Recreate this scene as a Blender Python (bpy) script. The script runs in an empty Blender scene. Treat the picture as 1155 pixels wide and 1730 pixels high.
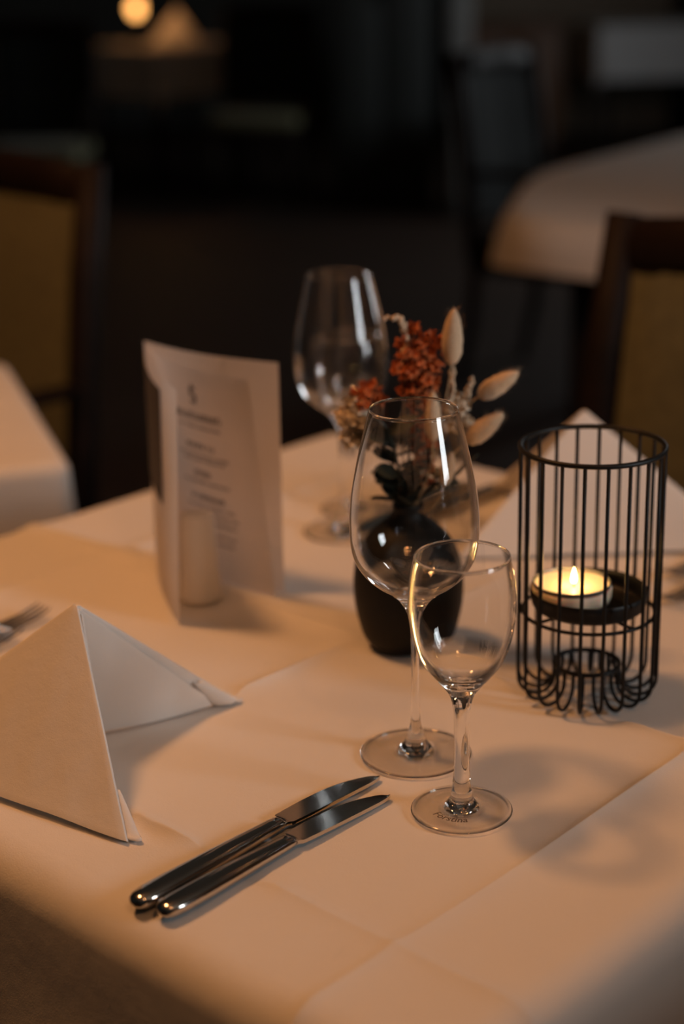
import bpy, bmesh, math, random
from mathutils import Vector, Matrix

random.seed(7)
SC = bpy.context.scene
COL = SC.collection
TZ = 0.76                      # height of the table top above the floor
PI = math.pi

# ------------------------------------------------------------------ camera
FOC, PITCH, ROLL = 2870.0, math.radians(18.6), math.radians(1.2)
fwd = Vector((0, math.cos(PITCH), -math.sin(PITCH)))
r0 = Vector((1, 0, 0)); u0 = r0.cross(fwd)
rgt = r0 * math.cos(ROLL) - u0 * math.sin(ROLL)
upv = rgt.cross(fwd)
cam_d = bpy.data.cameras.new('camera')
cam = bpy.data.objects.new('camera', cam_d); COL.objects.link(cam)
M = Matrix((rgt, upv, -fwd)).transposed().to_4x4()
M.translation = Vector((0, 0, 0.525 + TZ))
cam.matrix_world = M
cam_d.sensor_fit = 'VERTICAL'; cam_d.sensor_height = 36.0; cam_d.sensor_width = 24.0
cam_d.lens = 36.0 * FOC / 1730.0
cam_d.clip_start = 0.02; cam_d.clip_end = 60
cam_d.dof.use_dof = True
cam_d.dof.focus_distance = 1.075
cam_d.dof.aperture_fstop = 2.9
cam_d.dof.aperture_blades = 9
SC.camera = cam

# ------------------------------------------------------------------ world, light, exposure
SC.view_settings.view_transform = 'Standard'
SC.view_settings.look = 'None'
SC.view_settings.gamma = 1.0
SC.view_settings.use_curve_mapping = False
SC.view_settings.exposure = 0.0
wd = bpy.data.worlds.new('world'); SC.world = wd; wd.use_nodes = True
wd.node_tree.nodes['Background'].inputs[0].default_value = (0.45, 0.6, 0.75, 1)
wd.node_tree.nodes['Background'].inputs[1].default_value = 0.3
cy = SC.cycles
cy.use_denoising = True
cy.max_bounces = 14; cy.transmission_bounces = 12; cy.glossy_bounces = 6; cy.diffuse_bounces = 3
cy.transparent_max_bounces = 8
cy.caustics_refractive = True; cy.caustics_reflective = False
cy.blur_glossy = 0.6
cy.sample_clamp_indirect = 12.0

WARM = (1.0, 0.42, 0.14)
COOL = (0.92, 0.97, 1.0)

def light(name, kind, loc, power, col, size=0.01, rot=None, sy=None, caustic=False):
    d = bpy.data.lights.new(name, kind); d.energy = power; d.color = col
    if kind == 'AREA':
        d.size = size
        if sy: d.shape = 'RECTANGLE'; d.size_y = sy
    else:
        d.shadow_soft_size = size
    if caustic: d.cycles.is_caustics_light = True
    o = bpy.data.objects.new(name, d); COL.objects.link(o)
    o.location = (loc[0], loc[1], loc[2] + TZ)
    if rot: o.rotation_euler = rot
    return o

# daylight through the tall windows of the right wall (window_1, window_2), outside the frame; window_2 added as ambient for the dark back
WIN_X = 2.9
WINS = [(-.40, .75, .98, 1.40), (7.2, 1.0, .65, 1.5)]         # centre y, width, centre z, height
WPOW = [50.0, 30.0]
for (wy, ww, wz, wh), wp in zip(WINS, WPOW):
    light('daylight', 'AREA', (WIN_X - 0.02, wy, wz), wp, COOL, wh, (0, math.radians(90), 0), ww)

# ------------------------------------------------------------------ helpers
MATS = {}
def mat(name, col, rough=0.6, metal=0.0, trans=0.0, ior=1.45, noise=None, bump=None, sss=0.0, sss_r=(1, .4, .15), sss_s=0.01,
        emit=None, estr=0.0, sheen=0.0, spec=None, aniso=None):
    if name in MATS: return MATS[name]
    m = bpy.data.materials.new(name); m.use_nodes = True
    nt = m.node_tree; b = nt.nodes['Principled BSDF']
    b.inputs['Base Color'].default_value = (*col, 1)
    b.inputs['Roughness'].default_value = rough
    b.inputs['Metallic'].default_value = metal
    b.inputs['Transmission Weight'].default_value = trans
    b.inputs['IOR'].default_value = ior
    if spec is not None: b.inputs['Specular IOR Level'].default_value = spec
    if sheen: b.inputs['Sheen Weight'].default_value = sheen
    if sss:
        b.inputs['Subsurface Weight'].default_value = sss
        b.inputs['Subsurface Radius'].default_value = sss_r
        b.inputs['Subsurface Scale'].default_value = sss_s
    if emit:
        b.inputs['Emission Color'].default_value = (*emit, 1)
        b.inputs['Emission Strength'].default_value = estr
    tc = None
    if noise or bump:
        tc = nt.nodes.new('ShaderNodeTexCoord')
    if noise:                     # (scale, second colour, stretch)
        sc_, c2, st = noise
        mp = nt.nodes.new('ShaderNodeMapping'); mp.inputs['Scale'].default_value = st
        nz = nt.nodes.new('ShaderNodeTexNoise'); nz.inputs['Scale'].default_value = sc_; nz.inputs['Detail'].default_value = 5
        rp = nt.nodes.new('ShaderNodeValToRGB')
        rp.color_ramp.elements[0].color = (*col, 1); rp.color_ramp.elements[1].color = (*c2, 1)
        rp.color_ramp.elements[0].position = .35; rp.color_ramp.elements[1].position = .68
        nt.links.new(tc.outputs['Object'], mp.inputs[0]); nt.links.new(mp.outputs[0], nz.inputs['Vector'])
        nt.links.new(nz.outputs['Fac'], rp.inputs[0]); nt.links.new(rp.outputs[0], b.inputs['Base Color'])
    if bump:                      # list of (scale, distance)
        prev = None
        for sc_, dist in bump:
            nz = nt.nodes.new('ShaderNodeTexNoise'); nz.inputs['Scale'].default_value = sc_; nz.inputs['Detail'].default_value = 3
            bp = nt.nodes.new('ShaderNodeBump'); bp.inputs['Distance'].default_value = dist; bp.inputs['Strength'].default_value = 1
            nt.links.new(tc.outputs['Object'], nz.inputs['Vector']); nt.links.new(nz.outputs['Fac'], bp.inputs['Height'])
            if prev: nt.links.new(prev.outputs[0], bp.inputs['Normal'])
            prev = bp
        nt.links.new(prev.outputs[0], b.inputs['Normal'])
    MATS[name] = m
    return m

CLOTH = mat('white_table_linen', (.80, .775, .74), .85, bump=[(900, .00015), (35, .0008)], sheen=.15)
NAPKIN = mat('white_napkin_linen', (.84, .81, .77), .85, bump=[(1100, .00010), (70, .0004)], sheen=.1)
def glass_mat(name, ior=1.5):
    m = bpy.data.materials.new(name); m.use_nodes = True
    nt = m.node_tree; nt.nodes.remove(nt.nodes['Principled BSDF'])
    g = nt.nodes.new('ShaderNodeBsdfGlass'); g.inputs['Roughness'].default_value = 0; g.inputs['IOR'].default_value = ior
    g.inputs['Color'].default_value = (1, 1, 1, 1)
    nt.links.new(g.outputs[0], nt.nodes['Material Output'].inputs['Surface'])
    return m
GLASS = glass_mat('clear_glass')
def thin_glass(name, z0=None, rr=None, ior=1.5):
    """blown glass: where light meets the thin wall squarely it passes straight through with a Fresnel reflection,
    at grazing angles and in the solid bottom (below z0) it refracts"""
    m = glass_mat(name, ior); nt = m.node_tree; N = nt.nodes; Lk = nt.links
    def math_(op, a, b=None):
        n = N.new('ShaderNodeMath'); n.operation = op
        for i, x in enumerate((a, b)):
            if x is None: continue
            if isinstance(x, (int, float)): n.inputs[i].default_value = x
            else: Lk.new(x, n.inputs[i])
        return n.outputs[0]
    lw = N.new('ShaderNodeLayerWeight'); lw.inputs['Blend'].default_value = .5
    fr = math_('ADD', math_('MULTIPLY', math_('POWER', lw.outputs['Facing'], 5.0), .96), .04)
    tr = N.new('ShaderNodeBsdfTransparent'); gl = N.new('ShaderNodeBsdfGlossy'); gl.inputs['Roughness'].default_value = 0.0
    thin = N.new('ShaderNodeMixShader'); Lk.new(fr, thin.inputs[0]); Lk.new(tr.outputs[0], thin.inputs[1]); Lk.new(gl.outputs[0], thin.inputs[2])
    mr = N.new('ShaderNodeMapRange'); mr.inputs['From Min'].default_value = .52; mr.inputs['From Max'].default_value = .78
    mr.inputs['To Min'].default_value = 1.0; mr.inputs['To Max'].default_value = 0.0
    Lk.new(lw.outputs['Facing'], mr.inputs['Value'])
    fac = mr.outputs[0]
    tc = N.new('ShaderNodeTexCoord'); sx = N.new('ShaderNodeSeparateXYZ'); Lk.new(tc.outputs['Object'], sx.inputs[0])
    def ramp(val, lo, hi, inv=False):
        r = N.new('ShaderNodeMapRange'); r.inputs['From Min'].default_value = lo; r.inputs['From Max'].default_value = hi
        if inv: r.inputs['To Min'].default_value = 1.0; r.inputs['To Max'].default_value = 0.0
        Lk.new(val, r.inputs['Value']); return r.outputs[0]
    if z0 is not None:            # bowl: solid bottom and fire-polished rim refract
        fac = math_('MULTIPLY', fac, ramp(sx.outputs['Z'], z0[0] - .004, z0[0] + .006))
        fac = math_('MULTIPLY', fac, ramp(sx.outputs['Z'], z0[1] - .0026, z0[1] - .0018, True))
    if rr is not None:            # foot: rounded edge and the swelling under the stem refract
        cb = N.new('ShaderNodeVectorMath'); cb.operation = 'MULTIPLY'; cb.inputs[1].default_value = (1, 1, 0); Lk.new(tc.outputs['Object'], cb.inputs[0])
        ln = N.new('ShaderNodeVectorMath'); ln.operation = 'LENGTH'; Lk.new(cb.outputs[0], ln.inputs[0])
        fac = math_('MULTIPLY', fac, ramp(ln.outputs['Value'], rr[0], rr[0] + .005))
        fac = math_('MULTIPLY', fac, ramp(ln.outputs['Value'], rr[1] - .0015, rr[1], True))
        fac = math_('MULTIPLY', fac, .8)
    mx = N.new('ShaderNodeMixShader'); Lk.new(fac, mx.inputs[0])
    Lk.new(N['Glass BSDF'].outputs[0], mx.inputs[1]); Lk.new(thin.outputs[0], mx.inputs[2])
    Lk.new(mx.outputs[0], N['Material Output'].inputs['Surface'])
    return m
FOOTSMALL = thin_glass('flat_glass_small', None, (.0105, .0306))
FOOTLARGE = thin_glass('flat_glass_large', None, (.0110, .0358))
BOWLSMALL = thin_glass('blown_glass_small', (.103, .1727))
BOWLLARGE = thin_glass('blown_glass_large', (.126, .2433))
STEEL = mat('polished_steel', (.58, .56, .53), .09, 1.0)
BLACKMETAL = mat('black_powder_coat', (.008, .008, .008), .45, 0.0, spec=.35, bump=[(1500, .0001)])
VASE = mat('matte_black_ceramic', (.006, .006, .0065), .55, spec=.3, bump=[(400, .0001)])
ALU = mat('thin_aluminium', (.30, .30, .30), .45, 1.0)
WAX = mat('candle_wax', (.90, .80, .62), .35, sss=.5, sss_r=(1, .55, .2), sss_s=.004)
PAPER = mat('warm_white_paper', (.88, .81, .75), .7, bump=[(500, .00005)])
_nt = PAPER.node_tree; _mx = _nt.nodes.new('ShaderNodeMixShader'); _tl = _nt.nodes.new('ShaderNodeBsdfTranslucent')
_tl.inputs['Color'].default_value = (.88, .81, .75, 1); _mx.inputs[0].default_value = .5      # thin paper lets light through
_nt.links.new(_nt.nodes['Principled BSDF'].outputs[0], _mx.inputs[1]); _nt.links.new(_tl.outputs[0], _mx.inputs[2])
_nt.links.new(_mx.outputs[0], _nt.nodes['Material Output'].inputs['Surface'])
PRINT = mat('dark_printing_ink', (.045, .04, .045), .7)
WOOD = mat('dark_walnut', (.015, .008, .006), .6, spec=.2, noise=(6, (.010, .006, .004), (1, 1, 8)))
OLIVE = mat('olive_upholstery', (.150, .145, .080), .9, noise=(60, (.115, .112, .064), (1, 1, 1)), sheen=.1)
TEAL = mat('dark_teal_upholstery', (.012, .018, .019), .9, noise=(60, (.009, .014, .015), (1, 1, 1)))
FLOORM = mat('dark_oak_floor', (.036, .019, .012), .6, noise=(3, (.024, .013, .008), (.6, 6, 1)))
WALLM = mat('dark_panelled_wall', (.050, .054, .050), .8, noise=(4, (.040, .044, .041), (1, 1, 1)))
PALEWALL = mat('beige_plaster', (.30, .25, .20), .9, noise=(5, (.26, .22, .17), (1, 1, 1)))
GREY = mat('grey_paint', (.15, .15, .145), .6, noise=(8, (.12, .12, .115), (1, 1, 1)))
BROWNW = mat('brown_wood', (.16, .075, .035), .5, noise=(5, (.11, .05, .022), (1, 8, 1)))
BUNNY = mat('cream_seed_head', (.70, .53, .37), .9, noise=(350, (.58, .42, .27), (1, 1, 3)), bump=[(900, .0006)], sheen=.3)
STRAW = mat('dry_straw', (.50, .36, .21), .8, noise=(80, (.38, .26, .14), (1, 1, 4)))
RUST = mat('rust_petals', (.64, .17, .045), .7, noise=(120, (.38, .08, .022), (1, 1, 1)))
EUCA = mat('dark_green_leaf', (.020, .026, .019), .6, noise=(60, (.035, .040, .026), (1, 1, 1)))
CREAMF = mat('cream_petals', (.80, .70, .56), .85, noise=(150, (.64, .52, .38), (1, 1, 1)))
PORC = mat('white_porcelain', (.80, .77, .72), .25)
ETCH = mat('etched_print', (.10, .075, .06), .6)

def link_mesh(name, verts, faces, material, parent=None, smooth=True, loc=None):
    me = bpy.data.meshes.new(name); me.from_pydata([tuple(v) for v in verts], [], faces); me.update()
    if smooth: me.polygons.foreach_set('use_smooth', [True] * len(me.polygons))
    me.materials.append(material)
    o = bpy.data.objects.new(name, me); COL.objects.link(o)
    if parent: o.parent = parent
    if loc: o.location = loc
    return o

def same(name, src, parent):
    o = bpy.data.objects.new(name, src.data); COL.objects.link(o); o.parent = parent
    return o

def thing(name, label, cat, loc=(0, 0, 0), rz=0.0, group=None):
    o = bpy.data.objects.new(name, None); COL.objects.link(o)
    o.empty_display_size = .05
    o.location = loc; o.rotation_euler = (0, 0, rz)
    return tag(o, label, cat, group)

def tag(o, label, cat, group=None):
    o['label'] = label; o['category'] = cat
    if group: o['group'] = group
    return o

def struct(o, label=None):
    o['kind'] = 'structure'
    if label: o['label'] = label
    return o

def box(c, s):                    # centre, full sizes -> verts, faces
    x, y, z = c; a, b, d = s[0] / 2, s[1] / 2, s[2] / 2
    v = [(x + i * a, y + j * b, z + k * d) for k in (-1, 1) for j in (-1, 1) for i in (-1, 1)]
    f = [(0, 2, 3, 1), (4, 5, 7, 6), (0, 1, 5, 4), (2, 6, 7, 3), (0, 4, 6, 2), (1, 3, 7, 5)]
    return v, f

def bbox(name, c, s, material, parent=None, bevel=0.0, seg=2):
    v, f = box(c, s)
    o = link_mesh(name, v, f, material, parent, smooth=bevel > 0)
    if bevel:
        m = o.modifiers.new('bevel', 'BEVEL'); m.width = bevel; m.segments = seg
    return o

def merge(parts):
    V, F = [], []
    for v, f in parts:
        n = len(V); V += list(v); F += [tuple(i + n for i in q) for q in f]
    return V, F

def tube(pts, rad, seg=8, closed=False, flat=1.0, caps=True):
    pts = [Vector(p) for p in pts]; n = len(pts)
    V, F = [], []
    prev = None
    for i, p in enumerate(pts):
        if closed: t = pts[(i + 1) % n] - pts[i - 1]
        else: t = pts[min(i + 1, n - 1)] - pts[max(i - 1, 0)]
        t.normalize()
        if prev is None:
            a = Vector((0, 0, 1)) if abs(t.z) < .9 else Vector((1, 0, 0))
            nrm = (a - t * a.dot(t)).normalized()
        else:
            nrm = (prev - t * prev.dot(t)).normalized()
        prev = nrm; bn = t.cross(nrm)
        r = rad[i] if isinstance(rad, (list, tuple)) else rad
        for k in range(seg):
            a = 2 * PI * k / seg
            V.append(p + nrm * (r * flat * math.cos(a)) + bn * (r * math.sin(a)))
    m = n if closed else n - 1
    for i in range(m):
        j = (i + 1) % n
        for k in range(seg):
            l = (k + 1) % seg
            F.append((i * seg + k, i * seg + l, j * seg + l, j * seg + k))
    if not closed and caps:
        F.append(tuple(range(seg))[::-1]); F.append(tuple((n - 1) * seg + k for k in range(seg)))
    return V, F

def ring_pts(r, z, n=48, cx=0, cy=0):
    return [(cx + r * math.cos(2 * PI * k / n), cy + r * math.sin(2 * PI * k / n), z) for k in range(n)]

def catmull(P, sub=6):
    out = []
    n = len(P)
    for i in range(n - 1):
        p0 = P[max(i - 1, 0)]; p1 = P[i]; p2 = P[i + 1]; p3 = P[min(i + 2, n - 1)]
        for s in range(sub):
            t = s / sub
            # centripetal-like: limit tangents by segment length
            d = math.dist(p1, p2)
            def tan(a, b, c):
                la, lb = math.dist(a, b) + 1e-9, math.dist(b, c) + 1e-9
                return [((b[k] - a[k]) / la * lb + (c[k] - b[k]) / lb * la) / (la + lb) for k in range(len(b))]
            m1 = tan(p0, p1, p2) if i > 0 else [(p2[k] - p1[k]) / (d + 1e-9) for k in range(len(p1))]
            m2 = tan(p1, p2, p3) if i < n - 2 else [(p2[k] - p1[k]) / (d + 1e-9) for k in range(len(p1))]
            h00 = 2 * t**3 - 3 * t**2 + 1; h10 = t**3 - 2 * t**2 + t; h01 = -2 * t**3 + 3 * t**2; h11 = t**3 - t**2
            out.append(tuple(h00 * p1[k] + h10 * d * m1[k] + h01 * p2[k] + h11 * d * m2[k] for k in range(len(p1))))
    out.append(tuple(P[-1]))
    return out

def lathe(prof, seg=64):
    V, F = [], []
    rings = []
    for r, z in prof:
        if r < 1e-6:
            rings.append([len(V)]); V.append((0, 0, z))
        else:
            rings.append(list(range(len(V), len(V) + seg)))
            V += [(r * math.cos(2 * PI * k / seg), r * math.sin(2 * PI * k / seg), z) for k in range(seg)]
    for a, b in zip(rings, rings[1:]):
        for k in range(seg):
            l = (k + 1) % seg
            if len(a) == 1 and len(b) == 1: continue
            if len(a) == 1: F.append((a[0], b[l], b[k]))
            elif len(b) == 1: F.append((a[k], a[l], b[0]))
            else: F.append((a[k], a[l], b[l], b[k]))
    return V, F

def lathe_obj(name, prof, material, parent=None, seg=64, sub=5):
    v, f = lathe(catmull(prof, sub) if sub > 1 else prof, seg)
    return link_mesh(name, v, f, material, parent)

def sphere(c, r, n=8, m=6, sc=(1, 1, 1)):
    prof = [(max(0, math.sin(PI * i / m)) * r, -math.cos(PI * i / m) * r) for i in range(m + 1)]
    prof[0] = (0, -r); prof[-1] = (0, r)
    v, f = lathe(prof, n)
    return [(c[0] + x * sc[0], c[1] + y * sc[1], c[2] + z * sc[2]) for x, y, z in v], f

def smoothstep(a, b, x):
    t = min(1, max(0, (x - a) / (b - a))); return t * t * (3 - 2 * t)

# the table's own axes (u points to the far right edge, v to the far left edge)
TA = math.radians(46.7)
UX, UY = math.cos(TA), math.sin(TA)
def uv(u, v, z=0.0): return Vector((u * UX - v * UY, u * UY + v * UX, z))
def to_uv(x, y): return (x * UX + y * UY, -x * UY + y * UX)

# ------------------------------------------------------------------ room
F0 = -TZ
CEIL = 2.60
XL, XR, YN, YF = -3.6, WIN_X, -2.6, 13.0
struct(bbox('floor', ((XL + XR) / 2, (YN + YF) / 2, F0 - .05), (XR - XL + .4, YF - YN + .4, .1), FLOORM))
struct(bbox('ceiling', ((XL + XR) / 2, (YN + YF) / 2, CEIL + .05), (XR - XL + .4, YF - YN + .4, .1), PALEWALL))
struct(bbox('wall_left', (XL - .06, (YN + YF) / 2, (F0 + CEIL) / 2), (.12, YF - YN, CEIL - F0), WALLM))
struct(bbox('wall_back', ((XL + XR) / 2, YF + .06, (F0 + CEIL) / 2), (XR - XL + .24, .12, CEIL - F0), WALLM))
struct(bbox('wall_front', ((XL + XR) / 2, YN - .06, (F0 + CEIL) / 2), (XR - XL + .24, .12, CEIL - F0), WALLM))
# right wall with window openings
cuts = []
ys = [YN] + [e for wy, ww, wz, wh in WINS for e in (wy - ww / 2, wy + ww / 2)] + [YF]
for i in range(0, len(ys), 2):
    cuts.append(box((XR + .06, (ys[i] + ys[i + 1]) / 2, (F0 + CEIL) / 2), (.12, ys[i + 1] - ys[i], CEIL - F0)))
for wy, ww, wz, wh in WINS:
    zb, zt = wz - wh / 2, wz + wh / 2
    cuts.append(box((XR + .06, wy, (F0 + zb) / 2), (.12, ww, zb - F0)))
    cuts.append(box((XR + .06, wy, (zt + CEIL) / 2), (.12, ww, CEIL - zt)))
v, f = merge(cuts)
struct(link_mesh('wall_right', v, f, PALEWALL, smooth=False))
PANE = glass_mat('window_glass', 1.02)
for i, (wy, ww, wz, wh) in enumerate(WINS):
    w = bpy.data.objects.new('window_%d' % (i + 1), None); COL.objects.link(w); w.location = (XR + .06, wy, wz)
    struct(w)
    fr = []
    for s in (-1, 1):
        fr.append(box((0, s * (ww / 2 - .025), 0), (.07, .05, wh)))
        fr.append(box((0, 0, s * (wh / 2 - .025)), (.07, ww - .1, .05)))
    v, f = merge(fr); link_mesh('window_frame', v, f, GREY, w, smooth=False)
    bbox('mullion', (0, 0, 0), (.05, .035, wh - .1), GREY, w)
    for s in (-1, 1):
        bbox('pane', (0.01, s * (ww / 4 - .016), 0), (.006, ww / 2 - .07, wh - .1), PANE, w)

# ------------------------------------------------------------------ tables and cloths
def cloth_obj(name, rect, drop, er, wave, creases, keep, label, material, rz, org, seed=1, step=.012, cstep=None, amp=.0052):
    """rect = (a0, a1, b0, b1) outer silhouette in local axes; er = roll radius; org/rz place the local axes"""
    rnd = random.Random(seed)
    a0, a1, b0, b1 = rect
    a0 += er; a1 -= er; b0 += er; b1 -= er
    def axis(lo, hi, cr):
        arc = er * PI / 2
        s = []
        x = lo - drop - arc
        pts = []
        k = 7
        pts += [lo - arc - drop + drop * i / k for i in range(k)]
        pts += [lo - arc + arc * i / 6 for i in range(6)]
        n = max(2, int((hi - lo) / step))
        inner = [lo + (hi - lo) * i / n for i in range(n + 1)]
        for c in cr:
            if lo < c < hi:
                inner += [c + d for d in (-.009, -.006, -.004, -.002, -.0008, 0, .0008, .002, .004, .006, .009)]
        inner = sorted(inner)
        clean = [inner[0]]
        for q in inner[1:]:
            if q - clean[-1] > .0007: clean.append(q)
        pts += clean
        pts += [hi + arc * (i + 1) / 6 for i in range(6)]
        pts += [hi + arc + drop * (i + 1) / k for i in range(k)]
        return pts
    A = axis(a0, a1, creases[0]); B = axis(b0, b1, creases[1])
    ph = [rnd.uniform(0, 6.28) for _ in range(8)]
    arc = er * PI / 2
    V = []
    for a in A:
        for b in B:
            ca, cb = min(a1, max(a0, a)), min(b1, max(b0, b))
            da, db = a - ca, b - cb
            L = math.hypot(da, db)
            z = 0.0
            if L < 1e-9:
                x, y = a, b
            else:
                nx, ny = da / L, db / L
                if L < arc:
                    th = L / er
                    off = er * math.sin(th); z = -er * (1 - math.cos(th))
                else:
                    d = L - arc
                    ang = math.atan2(ny, nx)
                    w = wave * smoothstep(0, drop, d) * (math.sin(a * 17 + ph[0]) * math.sin(b * 15 + ph[1]) + .8 * math.sin(ang * 6 + ph[2]) * (abs(nx * ny) * 2))
                    off = er + w + d * .04; z = -er - d
                x, y = ca + nx * off, cb + ny * off
            if z > -er:
                k = 1.0
                for (kx, ky, kr, ks) in keep:
                    k = min(k, smoothstep(kr, kr + ks, math.hypot(a - kx, b - ky)))
                h = 0
                for i, c in enumerate(creases[0]):
                    m = .75 + .35 * math.sin(b * 13 + i * 2 + ph[3])
                    h += 1.35 * m * math.exp(-abs(a - c - .0012 * math.sin(b * 9 + i)) / .0085)
                for i, c in enumerate(creases[1]):
                    m = .8 + .35 * math.sin(a * 11 + i * 2 + ph[4])
                    h += m * math.exp(-abs(b - c - .0012 * math.sin(a * 8 + i)) / .0085)
                h = min(h, 1.6)
                z += amp * h * k
                z += k * .0006 * (math.sin(a * 21 + b * 9 + ph[5]) * math.sin(b * 17 - a * 6 + ph[6]))
            V.append((x, y, z))
    nb = len(B)
    Fc = [(i * nb + j, (i + 1) * nb + j, (i + 1) * nb + j + 1, i * nb + j + 1) for i in range(len(A) - 1) for j in range(nb - 1)]
    o = link_mesh(name, V, Fc, material)
    o.location = org; o.rotation_euler = (0, 0, rz)
    return tag(o, *label)

def table_obj(name, label, rect, rz, org, top_th=.03, floor_rel=None, round_top=False):
    a0, a1, b0, b1 = rect
    t = thing(name, label, 'table', org, rz)
    ca, cb = (a0 + a1) / 2, (b0 + b1) / 2
    bbox('tabletop', (ca, cb, -.004 - top_th / 2), (a1 - a0, b1 - b0, top_th), WOOD, t, .006)
    zf = F0 - org[2]
    for sa, sb in ((a0 + .07, b0 + .07), (a1 - .07, b0 + .07), (a0 + .07, b1 - .07), (a1 - .07, b1 - .07)):
        zt = -.004 - top_th
        V, F = [], []
        for z, h in ((zf, .018), (zt, .027)):
            V += [(sa - h, sb - h, z), (sa + h, sb - h, z), (sa + h, sb + h, z), (sa - h, sb + h, z)]
        F = [(3, 2, 1, 0), (4, 5, 6, 7)] + [(i, (i + 1) % 4, 4 + (i + 1) % 4, 4 + i) for i in range(4)]
        link_mesh('leg', V, F, WOOD, t, smooth=False)
    ap = []
    for s in (a0 + .07, a1 - .07): ap.append(box((s, cb, -.004 - top_th - .04), (.02, b1 - b0 - .2, .08)))
    for s in (b0 + .07, b1 - .07): ap.append(box((ca, s, -.004 - top_th - .04), (a1 - a0 - .2, .02, .08)))
    v, f = merge(ap); link_mesh('apron', v, f, WOOD, t, smooth=False)
    return t

SMALL = (.0719, .9613); LARGE = (.0467, 1.042); BACKL = (.0015, 1.503); BACKS = (.0119, 1.5683)
LANT = (.1756, 1.1355); VASEP = (.0505, 1.2345)
MR = (.518, 1.358, .436, 1.290)            # silhouette of the cloth on the main table, in u, v
keep = [(*to_uv(*p), r, .025) for p, r in ((SMALL, .036), (LARGE, .042), (BACKL, .042), (BACKS, .036), (LANT, .045), (VASEP, .034))]
keep += [(*to_uv(*p), r, .012) for p, r in (((-.076, .904), .011), ((-.063, .889), .011), ((-.136, .935), .012), ((-.16, .955), .02), ((-.20, .985), .03), ((-.25, 1.02), .04), ((-.30, 1.05), .04), ((-.2, 1.07), .05), ((-.13, 1.10), .03), ((-.09, 1.13), .015), ((.15, 1.43), .05), ((.23, 1.45), .06), ((.31, 1.44), .06), ((.18, 1.52), .05), ((.16, 1.59), .03))]
cloth_obj('tablecloth', MR, .24, .026, .012, ([.606, .917], [.5385, .842, 1.147]), keep,
          ('creased white linen tablecloth under the glasses, lantern and knives', 'tablecloth'), CLOTH, TA, (0, 0, -.0012), 3)
table_obj('dining_table', 'nearest dining table, its top covered by the creased white cloth', (MR[0] + .012, MR[1] - .012, MR[2] + .012, MR[3] - .012), TA, (0, 0, -.003))

# neighbouring tables
LTA = math.radians(18.0)      # table beyond the left edge
lt_org = (-.309, 1.87, -.035)
cloth_obj('tablecloth', (-.80, 0, 0, .53), .20, .018, .008, ([-.3], [.3]), [], ('plain tablecloth whose corner shows at the left frame edge', 'tablecloth'), CLOTH, LTA, lt_org, 5, .03)
table_obj('dining_table', 'table under the cloth whose corner shows at the left frame edge', (-.79, -.01, .01, .52), LTA, (lt_org[0], lt_org[1], lt_org[2] - .002))

# table at the upper right, its cloth falling over a clipped corner
def poly_cloth(name, outline, drop, er, label, material, z0, seed, wave=.012):
    """closed smooth outline (list of xy) -> cloth with rolled edge and hanging skirt"""
    rnd = random.Random(seed)
    n = len(outline)
    pts = []
    for i in range(n):                     # resample with rounding
        p0, p1, p2 = outline[i - 1], outline[i], outline[(i + 1) % n]
        r = .16
        d0 = Vector((p0[0] - p1[0], p0[1] - p1[1])); d2 = Vector((p2[0] - p1[0], p2[1] - p1[1]))
        q0 = Vector(p1) + d0.normalized() * min(r, d0.length * .45); q2 = Vector(p1) + d2.normalized() * min(r, d2.length * .45)
        for k in range(9):
            t = k / 8
            pts.append(q0 * (1 - t) ** 2 + Vector(p1) * 2 * t * (1 - t) + q2 * t * t)
        nq = Vector(p2) - d2.normalized() * min(r, d2.length * .45)
        for k in range(1, 12):
            pts.append(q2.lerp(nq, k / 12))
    m = len(pts)
    c = sum(pts, Vector((0, 0))) / m
    ph = [rnd.uniform(0, 6.28) for _ in range(4)]
    V = [(c.x, c.y, z0)]; F = []
    rings = [(.0, .35, 0), (.0, .7, 0), (-er, 1, 0)]
    rings += [(-er + er * math.sin(a), 1, er * (1 - math.cos(a))) for a in (PI / 8, PI / 4, 3 * PI / 8, PI / 2)]
    rings += [(.004, 1, er + drop * k / 5) for k in range(1, 6)]
    for ri, (off, s, dz) in enumerate(rings):
        for i, p in enumerate(pts):
            t = (pts[(i + 1) % m] - pts[i - 1]).normalized(); nr = Vector((t.y, -t.x))
            hang = max(0, dz - er) / drop
            w = wave * hang * math.sin(i * .55 + ph[0]) + wave * .6 * hang * math.sin(i * .23 + ph[1])
            if s < 1: q = c.lerp(p - nr * er, s)
            else: q = p + nr * (off + w)
            low = 1 + .12 * math.sin(i * .31 + ph[2])
            V.append((q.x, q.y, z0 - (dz if dz <= er else er + (dz - er) * low)))
    for i in range(m): F.append((0, 1 + i, 1 + (i + 1) % m))
    for ri in range(len(rings) - 1):
        for i in range(m):
            j = (i + 1) % m
            F.append((1 + ri * m + i, 1 + (ri + 1) * m + i, 1 + (ri + 1) * m + j, 1 + ri * m + j))
    o = link_mesh(name, V, F, material)
    return tag(o, *label)

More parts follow.
